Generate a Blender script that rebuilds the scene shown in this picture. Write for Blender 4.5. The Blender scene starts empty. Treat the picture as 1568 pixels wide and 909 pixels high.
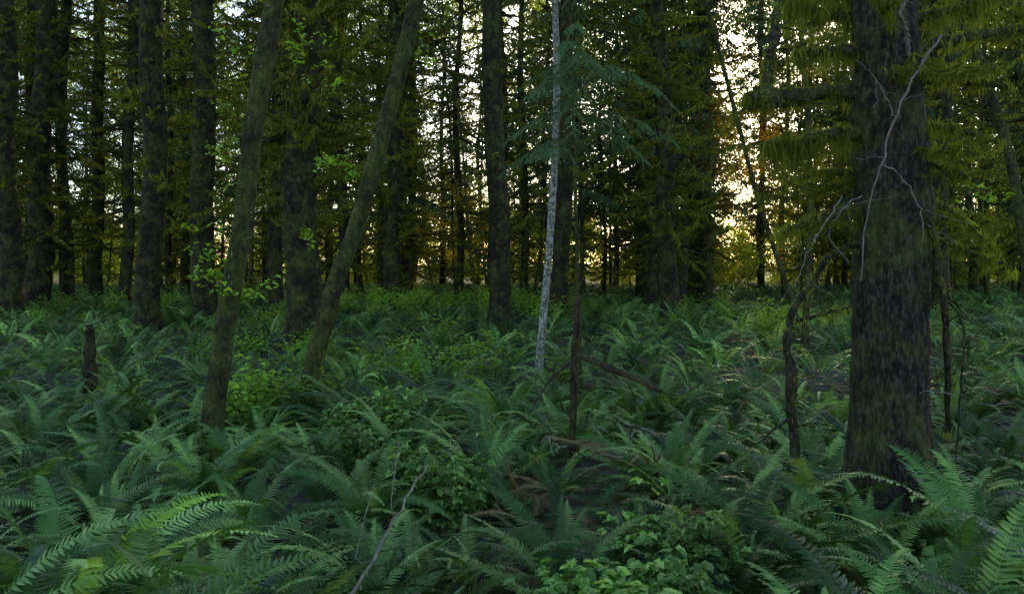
import bpy, math, random
import numpy as np
from mathutils import Vector
rng=np.random.default_rng(7)
F=1220.0; HZ=405.0; CX=784.0; CH=2.0
EL,AZ=math.radians(18),math.radians(15)
SUN=np.array([math.sin(AZ)*math.cos(EL),math.cos(AZ)*math.cos(EL),math.sin(EL)])
def W(px,py,d): return np.array([(px-CX)/F*d, d, CH-(py-HZ)/F*d])

# ---------------- terrain ----------------
def th(x,y):
    x=np.asarray(x,float);y=np.asarray(y,float)
    return 0.10*np.sin(x*0.9+1.3)*np.cos(y*0.7)+0.06*np.sin(x*2.1+y*1.7)+0.12*np.sin(y*0.23+x*0.17+2)

# ---------------- mesh builder ----------------
class MB:
    def __init__(s): s.V=[];s.T=[];s.F=[];s.n=0
    def add(s,V,Fc,mat=0,tint=0.5,smooth=False):
        V=np.asarray(V,float).reshape(-1,3)
        t=np.broadcast_to(np.asarray(tint,float),(len(V),))
        s.V.append(V);s.T.append(t)
        s.F.append((np.asarray(Fc,int)+s.n,mat,smooth)); s.n+=len(V)
    def mesh(s,name,mats,rnd=True):
        V=np.concatenate(s.V);T=np.concatenate(s.T)
        me=bpy.data.meshes.new(name)
        me.vertices.add(len(V));me.vertices.foreach_set('co',V.ravel().astype(np.float32))
        li=np.concatenate([f.ravel() for f,_,_ in s.F])
        tot=np.concatenate([np.full(len(f),f.shape[1]) for f,_,_ in s.F])
        mi=np.concatenate([np.full(len(f),m) for f,m,_ in s.F])
        sm=np.concatenate([np.full(len(f),q) for f,_,q in s.F])
        me.loops.add(len(li));me.loops.foreach_set('vertex_index',li.astype(np.int32))
        me.polygons.add(len(tot))
        st=np.concatenate([[0],np.cumsum(tot)[:-1]])
        me.polygons.foreach_set('loop_start',st.astype(np.int32))
        me.polygons.foreach_set('loop_total',tot.astype(np.int32))
        me.polygons.foreach_set('material_index',mi.astype(np.int32))
        me.polygons.foreach_set('use_smooth',sm.astype(bool))
        a=me.attributes.new('tint','FLOAT','POINT');a.data.foreach_set('value',T.astype(np.float32))
        if rnd:
            a=me.attributes.new('rnd','FLOAT','POINT');a.data.foreach_set('value',np.full(len(V),.55,np.float32))
        for m in mats: me.materials.append(m)
        me.update(calc_edges=True)
        return me
    def obj(s,name,mats,link=True):
        o=bpy.data.objects.new(name,s.mesh(name,mats,link))
        if link: bpy.context.scene.collection.objects.link(o)
        return o

def norm(v): return v/np.maximum(np.linalg.norm(v,axis=-1,keepdims=True),1e-9)
def tube(mb,P,R,sides=6,mat=0,tint=0.5,rough=0.0,smooth=True,ph=0.0):
    P=np.asarray(P,float);R=np.asarray(R,float);n=len(P)
    T=norm(np.gradient(P,axis=0))
    ref=np.array([0,0,1.0]) if abs(T[:,2]).mean()<0.7 else np.array([0,1.0,0])
    A=norm(np.cross(T,ref));B=norm(np.cross(T,A))
    th_=np.linspace(0,2*np.pi,sides,endpoint=False)
    rr=R[:,None]*np.ones(sides)[None]
    if rough>0:
        zz=P[:,2][:,None]
        rr=rr*(1+rough*(0.5*np.sin(3*th_[None]+zz*1.3+ph)+0.5*np.sin(5*th_[None]-zz*2.1+ph*2)+rng.normal(0,0.45,rr.shape)))
    V=P[:,None]+rr[...,None]*(np.cos(th_)[None,:,None]*A[:,None]+np.sin(th_)[None,:,None]*B[:,None])
    i=np.arange(n-1)[:,None]*sides;j=np.arange(sides)[None];k=(j+1)%sides
    Fc=np.stack([i+j,i+k,i+sides+k,i+sides+j],-1).reshape(-1,4)
    mb.add(V.reshape(-1,3),Fc,mat,tint,smooth)
def interp(P,n,jit=0.0):
    P=np.asarray(P,float);t=np.linspace(0,len(P)-1,n)
    Q=np.vstack([2*P[0]-P[1],P,2*P[-1]-P[-2]])
    i=np.minimum(t.astype(int),len(P)-2);f=(t-i)[:,None]
    a,b,c,d=Q[i],Q[i+1],Q[i+2],Q[i+3]
    R=0.5*((2*b)+(-a+c)*f+(2*a-5*b+4*c-d)*f**2+(-a+3*b-3*c+d)*f**3)
    if jit: R=R+rng.normal(0,jit,R.shape)
    return R
def blades(mb,P,L,w,mat,down=1.0,spread=0.4,tint=None):
    n=len(P)
    if n==0: return
    d=rng.normal(0,spread,(n,3));d[:,2]-=down
    d=norm(d)*(L*rng.uniform(0.35,1.0,n))[:,None]
    s=rng.normal(0,1,(n,3));s[:,2]*=0.3;s=norm(s)*(w*rng.uniform(.5,1,n))[:,None]*0.5
    V=np.stack([P-s,P+s,P+d],1).reshape(-1,3)
    t=rng.uniform(0,1,n) if tint is None else np.full(n,tint)+rng.normal(0,.12,n)
    mb.add(V,np.arange(n*3).reshape(-1,3),mat,np.repeat(t,3))
def along(P,R,n):
    t=rng.uniform(0,len(P)-1.001,n);i=t.astype(int);f=(t-i)[:,None]
    p=P[i]*(1-f)+P[i+1]*f; r=R[i]
    o=norm(rng.normal(0,1,(n,3)))*r[:,None]
    return p+o

# ---------------- materials ----------------
def nm(name):
    m=bpy.data.materials.new(name);m.use_nodes=True
    nt=m.node_tree;nt.nodes.clear();return m,nt
def N(nt,t,**k):
    n=nt.nodes.new(t)
    for a,b in k.items(): setattr(n,a,b)
    return n
def ramp(nt,stops):
    r=N(nt,'ShaderNodeValToRGB');e=r.color_ramp.elements
    while len(e)<len(stops): e.new(0.5)
    for q,(p,c) in zip(e,stops): q.position=p;q.color=(*c,1)
    return r
def leafmat(name,stops,trans=0.35,tcol=(1.3,1.25,.45),rough=0.5,spec=0.3,rnd=0.5):
    m,nt=nm(name);L=nt.links
    at=N(nt,'ShaderNodeAttribute');at.attribute_name='tint'
    oi=N(nt,'ShaderNodeAttribute');oi.attribute_name='rnd'
    ge=N(nt,'ShaderNodeNewGeometry')
    nz=N(nt,'ShaderNodeTexNoise');nz.inputs['Scale'].default_value=0.7;nz.inputs['Detail'].default_value=1;L.new(ge.outputs['Position'],nz.inputs['Vector'])
    mr=N(nt,'ShaderNodeMapRange');L.new(oi.outputs['Fac'],mr.inputs[0]);mr.inputs[3].default_value=1-rnd*0.6;mr.inputs[4].default_value=1+rnd*0.6
    mr2=N(nt,'ShaderNodeMapRange');L.new(nz.outputs[0],mr2.inputs[0]);mr2.inputs[1].default_value=.3;mr2.inputs[2].default_value=.7;mr2.inputs[3].default_value=.65;mr2.inputs[4].default_value=1.35
    mu=N(nt,'ShaderNodeMath',operation='MULTIPLY');L.new(mr.outputs[0],mu.inputs[0]);L.new(mr2.outputs[0],mu.inputs[1])
    r=ramp(nt,stops);L.new(at.outputs['Fac'],r.inputs[0])
    vm=N(nt,'ShaderNodeVectorMath',operation='SCALE');L.new(r.outputs[0],vm.inputs[0]);L.new(mu.outputs[0],vm.inputs['Scale'])
    p=N(nt,'ShaderNodeBsdfPrincipled');L.new(vm.outputs[0],p.inputs['Base Color'])
    p.inputs['Roughness'].default_value=rough;p.inputs['Specular IOR Level'].default_value=spec
    tr=N(nt,'ShaderNodeBsdfTranslucent')
    tm=N(nt,'ShaderNodeVectorMath',operation='MULTIPLY');L.new(vm.outputs[0],tm.inputs[0]);tm.inputs[1].default_value=tcol
    L.new(tm.outputs[0],tr.inputs[0])
    mx=N(nt,'ShaderNodeMixShader');mx.inputs[0].default_value=trans
    L.new(p.outputs[0],mx.inputs[1]);L.new(tr.outputs[0],mx.inputs[2])
    o=N(nt,'ShaderNodeOutputMaterial');L.new(mx.outputs[0],o.inputs[0])
    return m
def barkmat(name,dark,light,moss=0.4,lichen=0.0,scale=1.0,bump=0.6,mosscol=(0.060,0.072,0.013),zs=.45):
    m,nt=nm(name);L=nt.links
    tc=N(nt,'ShaderNodeNewGeometry')
    mp=N(nt,'ShaderNodeMapping');mp.inputs['Scale'].default_value=(scale,scale,scale*zs);L.new(tc.outputs['Position'],mp.inputs[0])
    n1=N(nt,'ShaderNodeTexNoise');n1.inputs['Scale'].default_value=14;n1.inputs['Detail'].default_value=6;n1.inputs['Roughness'].default_value=.7;L.new(mp.outputs[0],n1.inputs['Vector'])
    vo=N(nt,'ShaderNodeTexVoronoi');vo.inputs['Scale'].default_value=26;L.new(mp.outputs[0],vo.inputs['Vector'])
    n2=N(nt,'ShaderNodeTexNoise');n2.inputs['Scale'].default_value=2.6;n2.inputs['Detail'].default_value=8;n2.inputs['Roughness'].default_value=.8;L.new(tc.outputs['Position'],n2.inputs['Vector'])
    r=ramp(nt,[(.33,dark),(.68,light)]);
    mm=N(nt,'ShaderNodeMath',operation='MULTIPLY');L.new(n1.outputs[0],mm.inputs[0]);
    a=N(nt,'ShaderNodeMapRange');L.new(vo.outputs['Distance'],a.inputs[0]);a.inputs[1].default_value=0;a.inputs[2].default_value=.6;a.inputs[3].default_value=1.2;a.inputs[4].default_value=.7
    L.new(a.outputs[0],mm.inputs[1]);L.new(mm.outputs[0],r.inputs[0])
    mr=ramp(nt,[(.58-moss*.45,(0,0,0)),(.80-moss*.45,(.9,.9,.9))]);L.new(n2.outputs[0],mr.inputs[0])
    mx=N(nt,'ShaderNodeMixRGB');L.new(mr.outputs[0],mx.inputs[0]);L.new(r.outputs[0],mx.inputs[1])
    mr3=ramp(nt,[(.3,tuple(c*.3 for c in mosscol)),(.7,tuple(c*1.6 for c in mosscol))]);L.new(n1.outputs[0],mr3.inputs[0])
    L.new(mr3.outputs[0],mx.inputs[2])
    out=mx.outputs[0]
    if lichen>0:
        n3=N(nt,'ShaderNodeTexNoise');n3.inputs['Scale'].default_value=16;n3.inputs['Detail'].default_value=6;n3.inputs['Roughness'].default_value=.7;L.new(tc.outputs['Position'],n3.inputs['Vector'])
        lr=ramp(nt,[(.66-lichen*.3,(0,0,0)),(.76-lichen*.3,(1,1,1))]);L.new(n3.outputs[0],lr.inputs[0])
        m2=N(nt,'ShaderNodeMixRGB');L.new(lr.outputs[0],m2.inputs[0]);L.new(out,m2.inputs[1]);m2.inputs[2].default_value=(.27,.29,.26,1);out=m2.outputs[0]
    p=N(nt,'ShaderNodeBsdfPrincipled');p.inputs['Roughness'].default_value=.9;p.inputs['Specular IOR Level'].default_value=.15
    L.new(out,p.inputs['Base Color'])
    b=N(nt,'ShaderNodeBump');b.inputs['Strength'].default_value=bump;b.inputs['Distance'].default_value=.03
    L.new(mm.outputs[0],b.inputs['Height']);L.new(b.outputs[0],p.inputs['Normal'])
    o=N(nt,'ShaderNodeOutputMaterial');L.new(p.outputs[0],o.inputs[0]);return m

M_bark=barkmat('spruce_bark',(.006,.005,.004),(.034,.024,.016),moss=.30)
M_barkhero=barkmat('old_spruce_bark',(.008,.006,.005),(.075,.054,.046),moss=.27,scale=1.5,bump=1.0,zs=.4)
M_barkmoss=barkmat('mossy_bark',(.009,.007,.005),(.040,.031,.020),moss=.40,lichen=.10,scale=1.6)
M_pale=barkmat('alder_bark',(.05,.05,.045),(.42,.42,.38),moss=.25,lichen=.50,scale=1.6)
M_dead=barkmat('dead_wood',(.10,.09,.08),(.26,.23,.20),moss=.05,scale=2)
M_log=barkmat('rotten_wood',(.012,.008,.006),(.07,.045,.032),moss=.2,scale=2)
M_moss=leafmat('hanging_moss',[(0,(.050,.058,.010)),(.6,(.13,.15,.025)),(1,(.24,.26,.042))],trans=.5,tcol=(1.8,1.65,.35),rough=.9,spec=.05,rnd=.3)
M_fern=leafmat('fern_leaf',[(0,(.012,.036,.008)),(.5,(.050,.115,.024)),(.8,(.19,.31,.075)),(.88,(.10,.055,.02)),(1,(.13,.07,.03))],trans=.27,rough=.45,spec=.22,rnd=1.1)
M_broad=leafmat('shrub_leaf',[(0,(.05,.12,.02)),(.6,(.13,.27,.05)),(1,(.26,.43,.09))],trans=.3,rough=.45,spec=.3)
M_bright=leafmat('young_leaf',[(0,(.10,.20,.02)),(1,(.25,.42,.04))],trans=.5,rough=.5)
M_far=leafmat('distant_leaf',[(0,(.06,.09,.016)),(.6,(.15,.21,.036)),(1,(.27,.33,.055))],trans=.62,tcol=(2.1,1.9,.4),rough=.6,rnd=1.0)
M_glowyellow=leafmat('sunglow_yellow_leaf',[(0,(.24,.18,.015)),(1,(.42,.34,.03))],trans=.6,tcol=(2.0,1.6,.22),rough=.6,rnd=.7)  # yellow of sunlit foliage painted into the leaf colour
M_glowamber=leafmat('sunglow_amber_leaf',[(0,(.36,.21,.014)),(1,(.52,.33,.02))],trans=.65,tcol=(1.9,1.3,.2),rough=.6,rnd=.7)  # orange low-sun glow painted as leaf colour, not autumn foliage
M_needle=leafmat('conifer_needles',[(0,(.03,.058,.024)),(1,(.10,.17,.07))],trans=.4,tcol=(1.8,1.7,.55),rough=.6,rnd=.5)
M_bough=leafmat('hemlock_needles',[(0,(.03,.075,.035)),(1,(.10,.19,.09))],trans=.4,tcol=(1.5,1.4,.6),rough=.6,rnd=.5)
m,nt=nm('forest_soil');L=nt.links
g=N(nt,'ShaderNodeNewGeometry');n1=N(nt,'ShaderNodeTexNoise');n1.inputs['Scale'].default_value=5;n1.inputs['Detail'].default_value=10;L.new(g.outputs['Position'],n1.inputs['Vector'])
r=ramp(nt,[(.35,(.010,.009,.005)),(.5,(.022,.026,.010)),(.68,(.05,.035,.02))]);L.new(n1.outputs[0],r.inputs[0])
p=N(nt,'ShaderNodeBsdfPrincipled');p.inputs['Roughness'].default_value=.95;L.new(r.outputs[0],p.inputs['Base Color'])
b=N(nt,'ShaderNodeBump');b.inputs['Distance'].default_value=.08;L.new(n1.outputs[0],b.inputs['Height']);L.new(b.outputs[0],p.inputs['Normal'])
o=N(nt,'ShaderNodeOutputMaterial');L.new(p.outputs[0],o.inputs[0]);M_soil=m

# ---------------- ground ----------------
mb=MB()
ax=np.concatenate([-np.geomspace(600,12,24),np.linspace(-11,11,70),np.geomspace(12,600,24)])
ay=np.concatenate([-np.geomspace(600,4,12),np.linspace(-3,30,110),np.geomspace(32,900,30)])
X,Y=np.meshgrid(ax,ay);Z=th(X,Y)
nx=len(ax);i=np.arange(len(ay)-1)[:,None]*nx+np.arange(nx-1)[None]
mb.add(np.stack([X,Y,Z],-1).reshape(-1,3),np.stack([i,i+1,i+nx+1,i+nx],-1).reshape(-1,4),0,.5,True)
mb.obj('forest_ground',[M_soil])

# ---------------- scatter via geometry nodes ----------------
def scatter(name,P,rot,scl,idx,srcs,realize=True):
    col=bpy.data.collections.new(name+'_parts')
    for o in srcs: col.objects.link(o)
    P=np.asarray(P,float);n=len(P)
    me=bpy.data.meshes.new(name);me.vertices.add(n);me.vertices.foreach_set('co',P.ravel().astype(np.float32))
    a=me.attributes.new('rot','FLOAT_VECTOR','POINT');a.data.foreach_set('vector',np.asarray(rot,np.float32).ravel())
    a=me.attributes.new('scl','FLOAT','POINT');a.data.foreach_set('value',np.asarray(scl,np.float32))
    a=me.attributes.new('idx','INT','POINT');a.data.foreach_set('value',np.asarray(idx,np.int32))
    a=me.attributes.new('rnd','FLOAT','POINT');a.data.foreach_set('value',rng.random(n).astype(np.float32))
    ob=bpy.data.objects.new(name,me);bpy.context.scene.collection.objects.link(ob)
    ng=bpy.data.node_groups.new(name+'_gn','GeometryNodeTree')
    ng.interface.new_socket('Geometry',in_out='INPUT',socket_type='NodeSocketGeometry')
    ng.interface.new_socket('Geometry',in_out='OUTPUT',socket_type='NodeSocketGeometry')
    gi=ng.nodes.new('NodeGroupInput');go=ng.nodes.new('NodeGroupOutput')
    ip=ng.nodes.new('GeometryNodeInstanceOnPoints');ci=ng.nodes.new('GeometryNodeCollectionInfo')
    ci.inputs[0].default_value=col;ci.inputs['Separate Children'].default_value=True;ci.inputs['Reset Children'].default_value=True
    def na(nm_,dt):
        q=ng.nodes.new('GeometryNodeInputNamedAttribute');q.data_type=dt;q.inputs[0].default_value=nm_;return q.outputs[0]
    l=ng.links
    l.new(gi.outputs[0],ip.inputs['Points']);l.new(ci.outputs[0],ip.inputs['Instance']);ip.inputs['Pick Instance'].default_value=True
    l.new(na('idx','INT'),ip.inputs['Instance Index']);l.new(na('scl','FLOAT'),ip.inputs['Scale'])
    e=ng.nodes.new('FunctionNodeEulerToRotation');l.new(na('rot','FLOAT_VECTOR'),e.inputs[0]);l.new(e.outputs[0],ip.inputs['Rotation'])
    if realize:
        rz=ng.nodes.new('GeometryNodeRealizeInstances');l.new(ip.outputs[0],rz.inputs[0]);l.new(rz.outputs[0],go.inputs[0])
    else: l.new(ip.outputs[0],go.inputs[0])
    mo=ob.modifiers.new('scatter','NODES');mo.node_group=ng
    return ob

# ---------------- ferns ----------------
def frond(mb,L,az,e0,bend,npair,wmax,hi,tint,base=(0,0,0),roll=0.0):
    n=npair+6
    t=np.linspace(0,1,n);el=e0-bend*t**1.3
    azz=az+rng.normal(0,.25)*t
    st=L/(n-1)
    d=np.stack([np.cos(el)*np.cos(azz),np.cos(el)*np.sin(azz),np.sin(el)],-1)
    P=np.cumsum(d*st,0)+np.array(base)
    side=np.stack([-np.sin(azz),np.cos(azz),0*azz],-1)
    up=np.cross(d,side); up*=np.sign(up[:,2:3]+1e-6)
    side=side*math.cos(roll)+up*math.sin(roll);up=norm(np.cross(d,side));up*=np.sign(up[:,2:3]+1e-6)
    tube(mb,P[::3 if hi else 6],np.linspace(.0035,.0008,len(P[::3 if hi else 6]))*(1 if hi else 1.5),3,0,min(tint+.1,.8))
    k=np.arange(5,n)
    tt=(t[k]-t[5])/(1-t[5])
    prof=np.minimum(1,(.45+tt*2.6))*np.clip((1-tt),0.02,1)**.62
    for sg in (1,-1):
        l=wmax*prof*rng.uniform(.85,1.1,len(k))
        a=np.radians(18)+rng.normal(0,.07,len(k))
        dr=norm(side[k]*sg*np.cos(a)[:,None]+d[k]*np.sin(a)[:,None]+up[k]*rng.normal(.05,.1,len(k))[:,None])
        w=d[k]*(st*0.40)
        w=w+up[k]*(st*.12*sg)
        p=P[k]
        drop=-up[k]*(l*0.16)[:,None]
        m_=len(k)
        tv=np.clip(tint+rng.normal(0,.04,m_),0,1)
        if hi:
            V=np.stack([p-w*.6,p+w*.6,p+dr*(l*.3)[:,None]+w,p+dr*(l*.3)[:,None]-w,
                        p+dr*(l*.72)[:,None]+w*.6+drop*.4+d[k]*(l*.05)[:,None],p+dr*(l*.72)[:,None]-w*.6+drop*.4+d[k]*(l*.05)[:,None],
                        p+dr*l[:,None]+drop+d[k]*(l*.12)[:,None]],1)
            b_=np.arange(m_)[:,None]*7
            n0=mb.n
            mb.add(V.reshape(-1,3),np.concatenate([b_+[0,1,2,3],b_+[3,2,4,5]]),0,np.repeat(tv,7))
            mb.F.append((n0+b_+[5,4,6],0,False))
        else:
            V=np.stack([p,p+dr*(l*.4)[:,None]+w*1.1,p+dr*l[:,None]+drop,p+dr*(l*.4)[:,None]-w*1.1],1)
            mb.add(V.reshape(-1,3),np.arange(m_*4).reshape(-1,4),0,np.repeat(tv,4))
def fern(name,nf,npair,hi,Lr,wm=.085):
    mb=MB()
    for q in range(nf):
        az=q*2.399+rng.normal(0,.25);inner=rng.random()
        L=rng.uniform(*Lr);e0=np.radians(rng.uniform(50,84) if inner<.6 else rng.uniform(30,60))
        bend=np.radians(rng.uniform(60,120) if inner<.6 else rng.uniform(35,85))
        frond(mb,L,az,e0,bend,npair,wm*rng.uniform(.8,1.15)*L,hi,rng.uniform(.10,.80),(.05*math.cos(az),.05*math.sin(az),0),rng.normal(0,.25))
    for q in range(int(nf*.35)):
        az=rng.uniform(0,6.28);frond(mb,rng.uniform(.5,.8),az,np.radians(rng.uniform(5,35)),np.radians(rng.uniform(30,70)),npair,wm*.7,hi,rng.uniform(.9,1.0),roll=rng.normal(0,.5))
    return mb.obj(name,[M_fern],link=False)
src=[fern('fern_a%d'%k,[13,17,20,11,15,22][k],46,True,[(.65,.95),(.75,1.1),(.7,1.0),(.5,.8),(.8,1.15),(.7,1.0)][k],wm=.12) for k in range(6)]
src+=[fern('fern_b%d'%k,[11,13,12,10][k],18,False,(.65,1.0),wm=.14) for k in range(4)]

def near_avoid(x,y):
    ok=np.ones(len(x),bool)
    ok&=((x-(1362-CX)/F*6.1)**2+(y-6.1)**2)>.45**2
    def patch(px,py,d,r): 
        nonlocal ok
        c=W(px,py,d);ok&=((x-c[0])**2+(y-c[1])**2)>r**2
    patch(900,0,6.2,.6);patch(950,0,3.7,.72);patch(940,0,2.9,.72);patch(650,0,7,.45);patch(690,0,5.8,.3)
    ok&=~((np.abs(x)<1.2)&(y<1.9))
    return ok
def jgrid(x0,x1,y0,y1,s,f=None):
    X,Y=np.meshgrid(np.arange(x0,x1,s),np.arange(y0,y1,s));X=X.ravel()+rng.uniform(-.5,.5,X.size)*s;Y=Y.ravel()+rng.uniform(-.5,.5,Y.size)*s
    return X,Y
x,y=jgrid(-9,9,1.6,12,.62);k=(np.abs(x)<y*.75+1.5)&near_avoid(x,y);x,y=x[k],y[k]
n=len(x);idx=rng.integers(0,6,n);sc=rng.uniform(.65,1.15,n)*np.where((y<4.2)&(np.abs(x)>.7),1.2,1)
ex=[(-1.75,2.75,1.3,4),(-1.15,3.2,1.2,1),(1.5,2.9,1.25,4),(1.95,3.3,1.3,1),(.75,4.9,1.1,2),(-2.2,3.9,1.3,4),(2.4,4.1,1.3,5),(1.45,4.9,1.3,4),(-.65,2.6,.85,2)]
x=np.concatenate([x,[e[0] for e in ex]]);y=np.concatenate([y,[e[1] for e in ex]]);sc=np.concatenate([sc,[e[2] for e in ex]]);idx=np.concatenate([idx,[e[3] for e in ex]])
x2,y2=jgrid(-46,46,12,62,.92);k=(np.abs(x2)<y2*.70+3);x2,y2=x2[k],y2[k];n2=len(x2)
idx=np.concatenate([idx,rng.integers(6,10,n2)]);sc=np.concatenate([sc,rng.uniform(.75,1.2,n2)])
x=np.concatenate([x,x2]);y=np.concatenate([y,y2]);n=len(x)
rot=np.stack([rng.normal(0,.12,n),rng.normal(0,.12,n),rng.uniform(0,6.28,n)],-1)
scatter('sword_fern_undergrowth',np.stack([x,y,th(x,y)-.02],-1),rot,sc,idx,src)

# ---------------- broadleaf shrubs ----------------
HL=np.array([[0,0],[.02,.22],[.2,.46],[.36,.40],[.42,.30],[.62,.38],[.8,.2],[1,0]])
def leaf(mb,p,d,up,s,mat,tint):
    d=norm(d);sd=norm(np.cross(d,up));u=np.cross(sd,d)
    for sg in (1,-1):
        V=p+d*HL[:,0:1]*s+sd*(HL[:,1:2]*s*sg)+u*(HL[:,1:2]*s*.35-HL[:,0:1]**2*s*.25)
        mb.add(V,[list(range(8))],mat,tint)
def shrub(name,nst,h,ls,mat,lm):
    mb=MB()
    for q in range(nst):
        az=rng.uniform(0,6.28);L=h*rng.uniform(.6,1.1);lean=rng.uniform(.1,.7)
        P=interp([[0,0,0],[math.cos(az)*lean*L*.4,math.sin(az)*lean*L*.4,L*.55],[math.cos(az)*lean*L,math.sin(az)*lean*L,L*.95]],8,.01)
        tube(mb,P,np.linspace(.004,.0015,8),4,1,.5)
        for j in range(2,8):
            for c in range(3):
                a=rng.uniform(0,6.28);tw=np.array([math.cos(a),math.sin(a),rng.uniform(-.1,.5)])
                pe=P[j]+tw*rng.uniform(.03,.10)*(h/.5)
                for s3 in (-.8,0,.8):
                    a2=a+s3;dd=np.array([math.cos(a2),math.sin(a2),rng.uniform(-.4,.15)])
                    leaf(mb,pe,dd,np.array([rng.normal(0,.2),rng.normal(0,.2),1.]),ls*rng.uniform(.6,1.15),0,rng.uniform(0,1))
    return mb.obj(name,[lm,mat],link=False)
ssrc=[shrub('shrub_a%d'%k,7,[.42,.55,.65][k],.055,M_barkmoss,M_broad) for k in range(3)]+[shrub('shrub_b%d'%k,10,.7,.045,M_barkmoss,M_bright) for k in range(2)]
pts=[];ii=[]
def sp(px,d,r,n,hi=(0,3)):
    c=W(px,0,d)
    for q in range(n):
        a=rng.uniform(0,6.28);rr=r*math.sqrt(rng.random());X_=c[0]+math.cos(a)*rr;Y_=c[1]+math.sin(a)*rr
        pts.append([X_,Y_,float(th(X_,Y_))]);ii.append(rng.integers(*hi))
sp(955,3.7,.55,20,(0,2));sp(940,3.0,.42,14,(0,2));sp(1010,3.2,.25,6,(0,2));sp(650,7,.55,10,(0,2));sp(700,5.9,.35,4,(0,2));sp(560,9,.5,6);sp(1050,4.8,.3,5);sp(500,3.4,.15,1,(0,1))
sp(620,8.3,.5,5,(0,3));sp(700,14,2,10,(1,5));sp(520,16,3,10,(1,5));sp(430,10.5,.6,6,(3,5));sp(700,30,6,30,(3,5));sp(480,30,5,24,(3,5));sp(200,26,8,30,(1,5));sp(1150,24,7,20,(1,5))
pts=np.array(pts);n=len(pts)
scatter('salmonberry_shrubs',pts,np.stack([rng.normal(0,.1,n),rng.normal(0,.1,n),rng.uniform(0,6.28,n)],-1),rng.uniform(.8,1.2,n)*(1+pts[:,1]*.01),ii,ssrc)

# ---------------- trees ----------------
def mossy_branch(mb,p0,az,L,r0,droop,curl,fr,fl,fw,mats=(0,1),twigs=3,sides=5,n=9,jit=.02):
    s=np.linspace(0,1,n)
    azz=az+np.cumsum(rng.normal(0,.12,n))
    dx=np.cos(azz)*L/n;dy=np.sin(azz)*L/n
    P=np.stack([np.cumsum(dx)-dx[0],np.cumsum(dy)-dy[0],-droop*L*s**.9+curl*L*s**2.4],-1)+p0
    P[1:]+=rng.normal(0,jit*L*.5,P[1:].shape)*np.array([.5,.5,1])
    R=r0*(1-s*.75)*(1+rng.uniform(-.35,.5,n));tube(mb,P,R,sides,mats[1] if rng.random()<.75 else mats[0],rng.uniform(.1,.5),smooth=False)
    if fr: blades(mb,along(P,R,int(fr*L)),fl,fw,mats[1],spread=.5)
    for q in range(twigs):
        j=rng.integers(n//3,n-1);l2=L*rng.uniform(.15,.4)*(1.2-s[j]*.5);a2=azz[j]+rng.choice([-1,1])*rng.uniform(.4,1.1)
        m_=5;s2=np.linspace(0,1,m_)
        Q=np.stack([np.cos(a2)*l2*s2,np.sin(a2)*l2*s2,rng.uniform(-.5,.4)*l2*s2+rng.uniform(0,.4)*l2*s2**2],-1)+P[j]
        R2=R[j]*.5*(1-s2*.7);tube(mb,Q,R2,4,mats[0],.5)
        if fr: blades(mb,along(Q,R2,int(fr*l2*.7)),fl*.8,fw,mats[1],spread=.5)
    return P
def trunk(mb,P,r0,r1,sides,flare=.35,rough=.05,mat=0):
    P=np.asarray(P);h=P[:,2]-P[0,2];R=r0+(r1-r0)*np.linspace(0,1,len(P))
    R=R*(1+flare*np.exp(-np.maximum(h-.1,0)/.45))
    tube(mb,P,R,sides,mat,.5,rough,ph=rng.uniform(0,6));return R
def spray(mb,p0,az,L,mat=2,dens=70,fl=.22,fw=.05,r=.02,droop=.5):
    n=7;s=np.linspace(0,1,n)
    P=np.stack([np.cos(az)*L*s,np.sin(az)*L*s,-droop*L*s**1.4],-1)+p0
    tube(mb,P,r*(1-s*.8),4,0,.5)
    m_=int(dens*L);t=rng.uniform(.1,1,m_);b=np.stack([np.interp(t,s,P[:,k]) for k in range(3)],-1)
    off=rng.normal(0,1,m_)*L*.22*(1.1-t*.7);b[:,0]+=-np.sin(az)*off;b[:,1]+=np.cos(az)*off;b[:,2]-=np.abs(off)*.4
    blades(mb,b,fl,fw,mat,down=.9,spread=.5)

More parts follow.
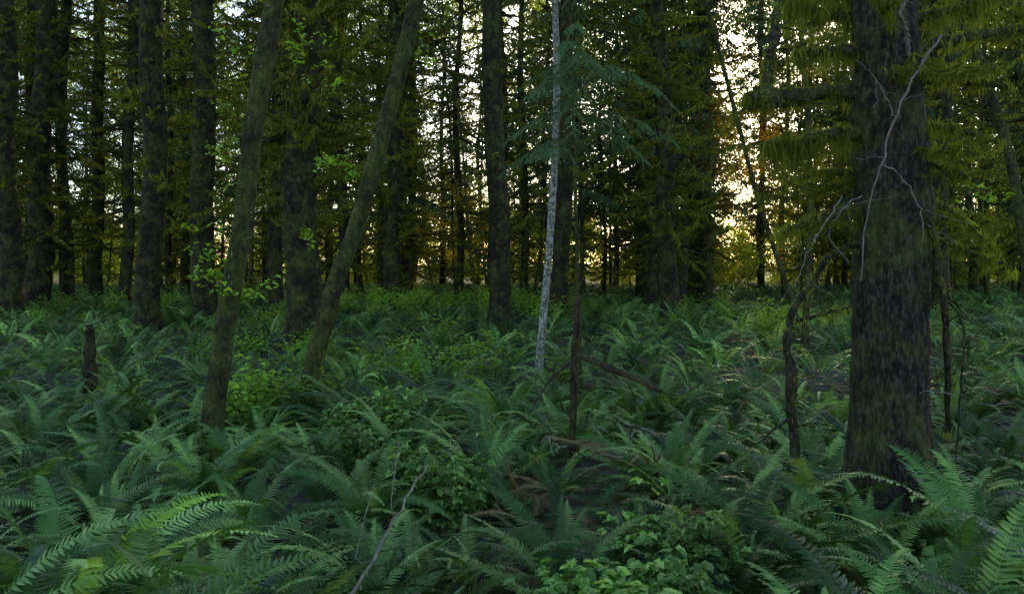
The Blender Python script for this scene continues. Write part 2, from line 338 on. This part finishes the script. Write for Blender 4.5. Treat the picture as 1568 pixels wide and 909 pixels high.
def main_tree(name,pts,d,r0,r1,mat,nb,bl,br,hmin,top=20,sides=14,fr=110,fl=.19,fw=.04,twigs=3,side_az=None,needle=True,flare=.35):
    Q=[W(px,py,d) for px,py in pts]
    dv=(Q[1]-Q[0]);dv=dv/max(dv[2],1e-3);
    g=Q[0]-dv*(Q[0][2]-float(th(Q[0][0],d))+.05)
    C=[g]+Q
    e=(Q[-1]-Q[-2]);e=e/e[2];last=Q[-1]+e*max(1.0,(top-Q[-1][2])*.5);last2=last+np.array([e[0]*.3,0,1])*max(1,(top-last[2]))
    n=int((top)*(5 if d<15 else 3))
    C=np.array(C+[last,last2])
    zz=np.linspace(C[0,2],C[-1,2],n);X_=np.interp(zz,C[:,2],C[:,0])
    kk=max(3,int(n*.06))|1;pad=kk//2
    Xp=np.concatenate([2*X_[0]-X_[pad:0:-1],X_,2*X_[-1]-X_[-2:-pad-2:-1]]);X_=np.convolve(Xp,np.ones(kk)/kk,'valid')
    P=np.stack([X_,np.full(n,float(d)),zz],-1)
    ph=rng.uniform(0,6,2);P[:,0]+=r0*.18*np.sin(zz*.9+ph[0]);P[:,1]+=r0*.25*np.sin(zz*.7+ph[1])
    mb=MB();R=trunk(mb,P,r0,r1,sides,rough=.06,flare=flare)
    blades(mb,along(P[:int(n*.7)],R,int(fr*top*.6)),fl*.5,fw,1,down=.7,spread=.7,tint=.2)
    vis=min(top,2+.34*d+1.5)
    for q in range(nb):
        z=hmin+(vis-hmin)*rng.random()**.9;j=min(int(np.searchsorted(P[:,2],z)),n-1)
        az=rng.uniform(0,6.28) if side_az is None else rng.normal(side_az,1.0)
        L=rng.uniform(*bl)
        mossy_branch(mb,P[j],az,L,br*rng.uniform(.5,1.3),rng.uniform(0,.5),rng.uniform(-.1,.6),fr,fl,fw,twigs=twigs)
    for q in range(int(top*.8) if needle else 0):
        z=rng.uniform(max(8,.46*d),top);j=min(int(np.searchsorted(P[:,2],z)),n-1)
        spray(mb,P[j],rng.uniform(0,6.28),rng.uniform(1.2,2.4),dens=50,fl=.3,fw=.06)
    return mb.obj(name,[mat,M_moss,M_needle]),P
T=main_tree
T('spruce_tree',[(14,450),(8,200),(4,0)],30,.42,.33,M_bark,50,(.8,2.2),.07,2.6)
T('spruce_tree',[(56,445),(62,250),(72,0)],33,.50,.36,M_bark,80,(1.,2.8),.075,2.6)
T('spruce_tree',[(44,440),(46,200),(48,0)],40,.22,.2,M_bark,60,(.8,2),.06,2.5)
T('spruce_tree',[(148,430),(150,200),(152,0)],42,.33,.25,M_bark,110,(1.,2.7),.075,2.6)
T('spruce_tree',[(192,445),(198,200),(205,0)],34,.25,.2,M_bark,110,(.8,2.4),.065,2.4)
T('spruce_tree',[(230,470),(232,250),(236,0)],22,.32,.29,M_bark,40,(.3,1.4),.045,2.6)
T('spruce_tree',[(310,460),(312,200),(312,0)],26,.38,.33,M_bark,70,(.6,2.2),.06,2.6)
T('mossy_maple_tree',[(335,580),(350,470),(373,350),(384,220),(402,100),(418,0)],8.3,.105,.095,M_barkmoss,3,(.3,.8),.02,3.5,top=9,sides=18,fr=420,fl=.05,fw=.008,needle=False)
T('spruce_tree',[(460,480),(462,300),(470,150),(474,0)],19,.42,.34,M_bark,110,(1.,2.9),.085,2.8,fr=220,fl=.2)
T('mossy_maple_tree',[(488,540),(512,440),(545,350),(562,280),(590,180),(618,80),(637,0)],11,.12,.10,M_barkmoss,4,(.3,1),.02,4,top=10,sides=16,fr=300,fl=.05,fw=.01,needle=False)
T('spruce_tree',[(602,450),(603,250),(606,0)],32,.36,.28,M_bark,140,(1.,3.0),.07,2.3)
T('spruce_tree',[(766,470),(760,250),(751,0)],22,.30,.22,M_bark,34,(.2,1.0),.04,2.6)
T('alder_tree',[(831,510),(840,400),(848,250),(853,100),(850,0)],14,.068,.055,M_pale,7,(.2,.7),.014,3,top=9,fr=20,fl=.04,needle=False)
T('spruce_tree',[(858,470),(862,250),(868,0)],25,.27,.22,M_bark,80,(.8,2.4),.055,3)
T('spruce_tree',[(1026,465),(1018,250),(1005,0)],24,.29,.2,M_bark,120,(.8,2.5),.06,2.4)
T('spruce_tree',[(1081,440),(1079,200),(1078,0)],36,.3,.2,M_bark,110,(.8,2.6),.07,2.4)
T('spruce_tree',[(423,440),(424,200),(436,0)],27,.26,.2,M_bark,60,(.6,2.0),.06,2.4)
T('spruce_tree',[(1440,450),(1442,200),(1440,0)],26,.28,.2,M_bark,100,(.8,2.6),.065,2.4)
T('alder_tree',[(1575,400),(1550,250),(1500,100),(1470,0)],14,.10,.06,M_barkmoss,14,(.4,1.2),.03,2.4,top=8,fr=200,fl=.09,fw=.02,needle=False)
T('spruce_tree',[(1610,450),(1600,200),(1590,0)],16,.25,.2,M_bark,50,(.8,2.4),.06,2.4)
T('alder_tree',[(1205,440),(1160,300),(1120,150),(1080,0)],22,.07,.05,M_barkmoss,12,(.4,1.2),.02,2.4,top=11,fr=60,needle=False)
T('alder_tree',[(1236,450),(1240,330),(1238,200),(1225,0)],16,.07,.045,M_barkmoss,8,(.3,.9),.02,2.4,top=9,fr=60,fl=.08,needle=False)

# ---- hero tree on the right ----
D=6.1
mb=MB()
zz=np.linspace(0,9,120);cx=np.interp(zz,[0,1,2.4,4,9],[(1364-CX)/F*D,(1362-CX)/F*D,(1366-CX)/F*D,(1352-CX)/F*D,(1345-CX)/F*D])
P=np.stack([cx,np.full(120,D),zz-.1],-1)
R=np.interp(zz,[0,.5,1,2.2,3.3,4.2,9],[.42,.32,.275,.265,.24,.225,.17])
sides=56;a=np.linspace(0,2*np.pi,sides,endpoint=False)
A_=a[None];Z_=zz[:,None]
rr=R[:,None]*(1+.09*np.sin(3*A_+.8*Z_)*np.exp(-Z_*.3)+.05*np.sin(6*A_+1.1*np.sin(Z_*1.7))+.03*np.sin(11*A_+Z_*2.3)+.022*np.sin(17*A_-Z_*5)+rng.normal(0,.018,(120,sides)))
rr+=.05*np.exp(-((Z_-2.55)**2)/.01)*np.maximum(0,np.cos(A_+1.2))+.06*np.exp(-((Z_-3.3)**2)/.02)*np.maximum(0,np.cos(A_-3))
V=np.stack([P[:,0:1]+rr*np.cos(A_),P[:,1:2]+rr*np.sin(A_),P[:,2:3]+0*A_],-1)
i=np.arange(119)[:,None]*sides;j=np.arange(sides)[None];k=(j+1)%sides
mb.add(V.reshape(-1,3),np.stack([i+j,i+k,i+sides+k,i+sides+j],-1).reshape(-1,4),0,.5,True)
blades(mb,along(P[8:],R[8:]*1.0,6000),.05,.008,1,spread=.8,tint=.25)
def pb(pts,r0,r1,fr,fl,mat=0,d=D,n=22,sides=8,jit=.006,tw=0,fw=.009):
    k_=1.35 if fr else 1
    Q=[W(p[0],p[1],d+(p[2] if len(p)>2 else 0)) for p in pts]
    P=interp(Q,n,jit);R=np.linspace(r0,r1,n)*k_*(1+rng.uniform(-.25,.4,n));tube(mb,P,R,sides,mat,.25,.1)
    L=np.linalg.norm(np.diff(P,axis=0),axis=1).sum()
    if fr:
        blades(mb,along(P,R,int(fr*2.4*L)),fl*.45,fw,1,down=.3,spread=.8)
        for c in range(int(L*15)):
            q=P[rng.integers(1,n)];m_=int(fr*.08)
            blades(mb,q+rng.normal(0,.025,(m_,3)),fl*rng.uniform(.6,1.8),fw,1,down=1,spread=.2,tint=rng.uniform(.3,.9))
    for q in range(tw):
        j=rng.integers(n//3,n-1);l2=rng.uniform(.1,.45);a2=rng.uniform(0,6.28);s2=np.linspace(0,1,6)[:,None]
        dv=np.array([math.cos(a2),math.sin(a2)*.7,rng.uniform(-.7,.4)])
        X=P[j]+dv*l2*s2+rng.normal(0,.01,(6,3));tube(mb,X,np.linspace(r1*.6,.002,6),4,mat,.5)
        if fr:blades(mb,along(X,np.full(6,.006),int(fr*l2)),fl*.45,fw,1)
    return P
FRh=900
pb([(1330,150),(1270,140,-.1),(1200,152,-.3),(1142,152,-.4)],.045,.035,FRh*1.3,.10,tw=5)
pb([(1180,160,-.35),(1176,110,-.3),(1186,50,-.2),(1198,-40,0)],.03,.022,FRh,.06,tw=4)
pb([(1330,205),(1270,205,-.2),(1215,220,-.4),(1180,222,-.5)],.035,.02,FRh*1.3,.22,tw=6)
pb([(1330,330),(1290,325,-.2),(1240,340,-.4),(1196,356,-.5)],.026,.015,FRh,.12,tw=4)
pb([(1330,375),(1280,385),(1245,430,-.1),(1215,475,-.2),(1205,520,-.25),(1212,590,-.25),(1216,700,-.25)],.014,.028,300,.04,tw=5)
pb([(1220,490,-.2),(1260,480,-.4),(1300,470,-.5)],.012,.005,200,.05,tw=2)
pb([(1330,80),(1270,78,-.2),(1215,85,-.3)],.035,.015,FRh,.14,tw=5)
pb([(1330,25),(1260,20,.2),(1205,5,.4)],.035,.02,FRh,.26,tw=6)
pb([(1320,-5),(1250,-20,.2),(1195,-30,.3)],.035,.02,FRh,.3,tw=6)
pb([(1330,270),(1270,262,.3),(1210,275,.6)],.02,.01,FRh*.8,.1,tw=4)
pb([(1400,125),(1460,122,-.1),(1545,132,-.2)],.028,.014,FRh,.07,tw=4)
pb([(1400,75),(1480,58,.1),(1568,44,.2),(1620,40,.2)],.03,.015,FRh,.09,tw=5)
pb([(1400,30),(1470,10,.1),(1560,-30,.2)],.03,.015,FRh,.2,tw=5)
pb([(1400,190),(1460,198,.2),(1530,218,.4)],.02,.008,FRh,.08,tw=5)
pb([(1400,245),(1450,258,-.2),(1482,270,-.4)],.02,.008,FRh,.08,tw=4)
pb([(1400,300),(1450,318,.1),(1490,350,.3),(1550,414,.5)],.018,.006,FRh*.8,.07,tw=5)
pb([(1410,350),(1470,380,-.2),(1535,405,-.3)],.018,.008,FRh,.08,tw=4)
pb([(1300,400),(1270,360,-.3),(1300,310,-.4),(1320,300,-.3)],.008,.004,0,0,mat=2,tw=4)
for s_ in range(12):
    z0=rng.uniform(2.6,5.2);j=int(z0/9*119);az=rng.uniform(0,6.28)
    mossy_branch(mb,P[j].copy(),az,rng.uniform(.5,1.3),.022,rng.uniform(0,.4),rng.uniform(0,.4),700,.11,.01,twigs=4)
pb([(1440,55,-.35),(1405,110,-.42),(1372,180,-.45),(1350,250,-.45),(1328,330,-.4),(1318,430,-.35)],.009,.004,0,0,mat=2,tw=5)
pb([(1350,250,-.45),(1385,275,-.42),(1408,320,-.4),(1414,370,-.38)],.006,.003,0,0,mat=2,tw=2)
pb([(1392,85,-.3),(1388,50,-.4),(1380,20,-.5),(1395,-20,-.5)],.014,.005,0,0,mat=2,tw=4)
pb([(1372,180,-.45),(1340,120,-.5),(1310,90,-.5)],.005,.002,0,0,mat=2,tw=2)
pb([(1290,300,-.5),(1240,380,-.6),(1218,440,-.6)],.006,.002,0,0,mat=2,tw=4)
pb([(1415,300,-.2),(1440,420,-.2),(1452,540,-.1),(1450,660,0)],.02,.014,200,.04,tw=5)
pb([(1430,430,.3),(1475,500,.4),(1470,600,.4),(1465,700,.4)],.010,.006,0,0,mat=0,tw=4)
mb.obj('mossy_spruce_tree',[M_barkhero,M_moss,M_dead])

# ---- hemlock boughs ----
mb=MB()
hx=W(880,0,13.0);P=np.stack([np.full(30,hx[0]),np.full(30,13.0),np.linspace(-.1,9,30)],-1);P[:,0]+=np.linspace(.1,-.15,30)
tube(mb,P,np.linspace(.035,.02,30),8,0,.5,.05)
def bough(p0,az,L,droop):
    n=10;s=np.linspace(0,1,n);B=np.stack([np.cos(az)*L*s,np.sin(az)*L*s,.12*L*s-droop*L*s**2],-1)+p0
    tube(mb,B,.012*(1-s*.8),4,0,.5)
    for q in range(int(L*20)):
        t=rng.uniform(.12,1);b=np.array([np.interp(t,s,B[:,c]) for c in range(3)]);sg=rng.choice([-1,1]);a2=az+sg*rng.uniform(.4,1.1);l=L*.3*(1.15-t)*rng.uniform(.5,1.1)+.06
        u=np.linspace(0,1,6);C=b+np.stack([np.cos(a2)*l*u,np.sin(a2)*l*u,-l*.8*u**1.4],-1);tube(mb,C,.003*(1-u*.6),3,0,.5)
        m_=int(l*220);blades(mb,along(C,np.full(6,.004),m_),.065,.013,1,down=.5,spread=.5,tint=.8)
for q in range(26):
    z=3.6+3.6*rng.random();bough(np.array([hx[0],13.,z]),rng.uniform(0,6.28),rng.uniform(.6,2.0),rng.uniform(.3,.75))
mb.obj('young_hemlock_tree',[M_barkmoss,M_bough])

# ---- leafy shoots on leaning maples ----
mb=MB()
def shoot(px,py,d,nL,sp_,ls=.05):
    c=W(px,py,d)
    for q in range(max(2,nL//8)):
        e=c+rng.normal(0,sp_,3);X=interp([c+np.array([0,0,-.05]),(c+e)/2+rng.normal(0,.02,3),e],6);tube(mb,X,np.linspace(.005,.002,6),4,1,.5)
        for w in range(10):
            a2=rng.uniform(0,6.28);leaf(mb,X[rng.integers(2,6)]+rng.normal(0,.04,3),np.array([math.cos(a2),math.sin(a2),rng.uniform(-.5,.1)]),np.array([rng.normal(0,.3),rng.normal(0,.3),1]),ls*rng.uniform(.7,1.6),0,rng.random())
for a_ in [(465,70,11,50,.22),(440,95,11,24,.15),(490,90,11,24,.2),(355,60,8.3,26,.12),(352,170,8.3,16,.12),(340,230,8.3,14,.1),(490,250,10,26,.16),(535,235,10.5,16,.12),(318,380,8,34,.14),(325,410,8,24,.12),(322,440,8,16,.1),(345,255,8.3,16,.1),(620,75,11,14,.1),(640,55,11,14,.15),(680,20,11,26,.25),(500,235,10.7,10,.1),(395,440,8.4,14,.1),(650,90,11,14,.12),(470,350,10.5,16,.12),(1500,300,9,40,.22),(1470,320,9,20,.15),(540,270,11,10,.1),(520,130,11,10,.12)]: shoot(*a_)
mb.obj('maple_leaf_shoots',[M_bright,M_barkmoss])

# ---------------- dead wood ----------------
def stickobj(name,pts,r0,r1,mat,tw=0,n=16,sides=9,rough=.08):
    mb=MB();P=interp([W(*p) for p in pts],n,.004);R=np.linspace(r0,r1,n)*(1+rng.uniform(-.1,.15,n));tube(mb,P,R,sides,0,.5,rough)
    for e_ in (0,-1):
        off=np.arange(sides)+(0 if e_==0 else (n-1)*sides);mb.F.append((off[None,:],0,False))
    for q in range(tw):
        j=rng.integers(2,n-2);X=interp([P[j],P[j]+rng.normal(0,.08,3),P[j]+rng.normal(0,.15,3)],5);tube(mb,X,np.linspace(r0*.4,.002,5),4,0,.5)
    blades(mb,along(P,R,int(60)),.03,.01,1,spread=.6)
    return mb.obj(name,[mat,M_moss])
stickobj('standing_snag',[(886,443,7.4),(884,490,7.4),(879,560,7.4),(876,700,7.4)],.032,.036,M_log)
stickobj('fallen_log',[(885,543,7.2),(935,565,6.9),(985,585,6.6),(1010,600,6.5)],.03,.022,M_log)
stickobj('fallen_branch',[(880,548,7.2),(840,585,6.7),(812,630,6.2)],.014,.006,M_log,2)
stickobj('broken_stick',[(656,713,3.0),(625,760,2.75),(590,820,2.6),(540,908,2.45),(525,935,2.4)],.0035,.0055,M_dead,2)
stickobj('tree_stump',[(137,497,11.0),(138,515,11),(137,560,11),(137,600,11)],.04,.10,M_log,2,rough=.2)
def debris(name,nn,X_,Y_,dd,amp,r,mats_):
    mb=MB()
    for q in range(nn):
        px=rng.uniform(*X_);py=rng.uniform(*Y_);d=rng.uniform(*dd);a=rng.uniform(-amp,amp)
        P=interp([W(px,py,d),W(px+a*.5,py+rng.uniform(-15,15),d-.1),W(px+a,py+rng.uniform(-20,20),d-.2)],8,.004);tube(mb,P,np.linspace(r,r*.35,8),5,q%2,.5)
    mb.obj(name,mats_)
debris('fallen_branches',14,(800,1010),(640,705),(5.3,6.6),80,.009,[M_log,M_dead])
debris('fallen_branches',12,(1430,1580),(570,670),(5.8,7),80,.005,[M_dead,M_log])
mb=MB()
for q in range(60):
    c=W(rng.uniform(790,1010),0,rng.uniform(5.2,7));c[2]=float(th(c[0],c[1]))+rng.uniform(.1,.35)
    frond(mb,rng.uniform(.5,.8),rng.uniform(0,6.28),np.radians(rng.uniform(0,35)),np.radians(rng.uniform(10,60)),36,.07,True,rng.uniform(.88,1) if rng.random()<.6 else rng.uniform(.1,.5),c,rng.normal(0,.4))
mb.obj('dead_fern_litter',[M_fern])

# ---------------- background forest ----------------
SUNGLOW=[(700,345,40,44,1.5,1.1,(.3,.7),3),(1140,230,34,90,1.1,1.9,(.3,.6),4),(640,375,46,22,1.3,1.0,(.35,.7),3),(800,385,50,20,1.6,.9,(.35,.7),3),(30,370,46,16,1,1,(.35,.7),3),(1110,330,44,20,1.5,1.5,(.3,.6),3),(600,250,52,16,1.6,2,(.3,.6),3)]  # clump sites whose leaf colour imitates warm sun glow
GC=np.array([W(g_[0],g_[1],g_[2]) for g_ in SUNGLOW[:2]])
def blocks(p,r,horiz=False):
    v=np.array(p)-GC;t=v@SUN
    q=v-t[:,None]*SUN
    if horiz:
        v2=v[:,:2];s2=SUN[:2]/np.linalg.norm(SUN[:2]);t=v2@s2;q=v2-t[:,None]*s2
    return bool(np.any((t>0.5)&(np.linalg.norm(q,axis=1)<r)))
def bgtree(name,h,r,nb,bl,needle,lean=0,mat=M_bark,nz0=7):
    mb=MB();n=40;z=np.linspace(-.1,h,n);P=np.stack([lean*z+.15*np.sin(z*.5+rng.uniform(0,6)),.1*np.sin(z*.4),z],-1)
    trunk(mb,P,r,r*.35,9,rough=.05)
    for q in range(nb):
        zz=1.2+(h-2)*rng.random();j=min(int(np.searchsorted(z,zz)),n-1)
        mossy_branch(mb,P[j],rng.uniform(0,6.28),rng.uniform(*bl),.06*rng.uniform(.5,1.2),rng.uniform(0,.5),rng.uniform(-.1,.5),26,.28,.07,twigs=2,sides=4,n=6)
    for q in range(needle):
        zz=rng.uniform(nz0,h);j=min(int(np.searchsorted(z,zz)),n-1)
        spray(mb,P[j],rng.uniform(0,6.28),rng.uniform(1.4,3.2),dens=45,fl=.45,fw=.10)
    return mb.obj(name,[mat,M_moss,M_needle],link=False)
bs=[bgtree('bg_0',24,.20,130,(.9,3.0),18),bgtree('bg_1',22,.15,100,(.6,2.6),54,nz0=6),bgtree('bg_2',26,.23,120,(.9,2.9),18),bgtree('bg_3',20,.11,80,(.6,2.2),48,nz0=5),
    bgtree('bg_4',17,.08,50,(.6,2.2),0,.06,M_barkmoss),bgtree('bg_5',18,.08,50,(.6,2.4),0,-.08,M_barkmoss),bgtree('bg_6',15,.06,34,(.5,1.8),0,.14,M_barkmoss)]
B=[];I=[]
while len(B)<205:
    d=rng.uniform(32,80);x_=rng.uniform(-.72,.72)*d
    if blocks([x_,d,0],1.6,True): continue
    B.append([x_,d,0]);I.append(rng.choice([0,1,2,3,4,5,6],p=[.22,.14,.14,.15,.13,.11,.11]))
n=len(B);scatter('background_forest',B,np.stack([np.zeros(n),np.zeros(n),rng.uniform(0,6.28,n)],-1),rng.uniform(.8,1.15,n),I,bs,realize=False)

def clump(name,n,rad,ls,mat,flat=.7):
    mb=MB();c=norm(rng.normal(0,1,(14,3)))*rng.uniform(.2,1,(14,1))*rad*np.array([1,1,flat])
    p=c[rng.integers(0,14,n)]+rng.normal(0,.22*rad,(n,3))*np.array([1,1,.6])
    a=norm(rng.normal(0,1,(n,3)))*(ls*rng.uniform(.5,1,n))[:,None];b=norm(np.cross(a,rng.normal(0,1,(n,3))))*(ls*.35)
    V=np.stack([p-a*.5,p+b*.5,p+a*.5,p-b*.5],1).reshape(-1,3)
    mb.add(V,np.arange(n*4).reshape(-1,4),0,np.repeat(rng.random(n),4));return mb.obj(name,[mat],link=False)
cs=[clump('cl_0',420,1.8,.30,M_far),clump('cl_1',300,1.5,.26,M_far),clump('cl_2',420,2.1,.32,M_far,.5),clump('cl_3',130,1.4,.15,M_glowyellow),clump('cl_4',150,1.4,.16,M_glowamber)]
C=[];I=[];S=[]
for q in range(2800):
    d=rng.uniform(70,90);x_=rng.uniform(-.72,.72)*d;z=rng.random()**1.05*34
    lim=-1.55 if x_>-12 else -1.1
    if z>4 and math.sin(x_*.31)+math.sin(x_*.133+z*.25+1)+.6*math.sin(z*.6+x_*.4)<lim: continue
    if blocks([x_,d,z],1.4): continue
    C.append([x_,d,z]);I.append(rng.integers(0,3));S.append(rng.uniform(.7,1.35))
for q in range(700):
    d=rng.uniform(66,104);p_=[rng.uniform(-.72,.72)*d,d,rng.uniform(.5,7)]
    C.append(p_);I.append(rng.integers(0,3));S.append(rng.uniform(.7,1.4))
for q in range(150):
    d=rng.uniform(45,66);p_=[rng.uniform(-.7,.7)*d,d,rng.uniform(.8,10)]
    C.append(p_);I.append(rng.integers(0,3));S.append(rng.uniform(.4,.85))
for (px,py,d,n_,sx,sz,s_,kd) in SUNGLOW:
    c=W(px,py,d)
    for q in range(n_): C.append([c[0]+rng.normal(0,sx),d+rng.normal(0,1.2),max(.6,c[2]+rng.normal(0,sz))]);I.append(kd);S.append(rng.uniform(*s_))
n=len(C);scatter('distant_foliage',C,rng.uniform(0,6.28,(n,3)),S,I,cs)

# ---------------- light ----------------
sc=bpy.context.scene
w=bpy.data.worlds.new('World');sc.world=w;w.use_nodes=True;nt=w.node_tree;bg=nt.nodes['Background']
sky=nt.nodes.new('ShaderNodeTexSky');sky.sky_type='NISHITA';sky.sun_disc=False;sky.sun_elevation=EL;sky.sun_rotation=AZ
nt.links.new(sky.outputs[0],bg.inputs[0]);bg.inputs[1].default_value=.50
ld=bpy.data.lights.new('sun','SUN');ld.energy=5;ld.angle=math.radians(.5);ld.color=(1,.78,.42)
lo=bpy.data.objects.new('sun',ld);sc.collection.objects.link(lo)
S_=Vector(SUN);lo.rotation_euler=(-S_).to_track_quat('-Z','Y').to_euler()
cd=bpy.data.cameras.new('camera');cam=bpy.data.objects.new('camera',cd);sc.collection.objects.link(cam);sc.camera=cam
cd.lens=28;cd.sensor_width=36;cd.shift_y=-49.5/1568;cd.clip_end=2000;cd.clip_start=.05
cam.location=(0,0,CH);cam.rotation_euler=(math.radians(90),0,0)
sc.view_settings.view_transform='Standard';sc.view_settings.look='None';sc.view_settings.exposure=0
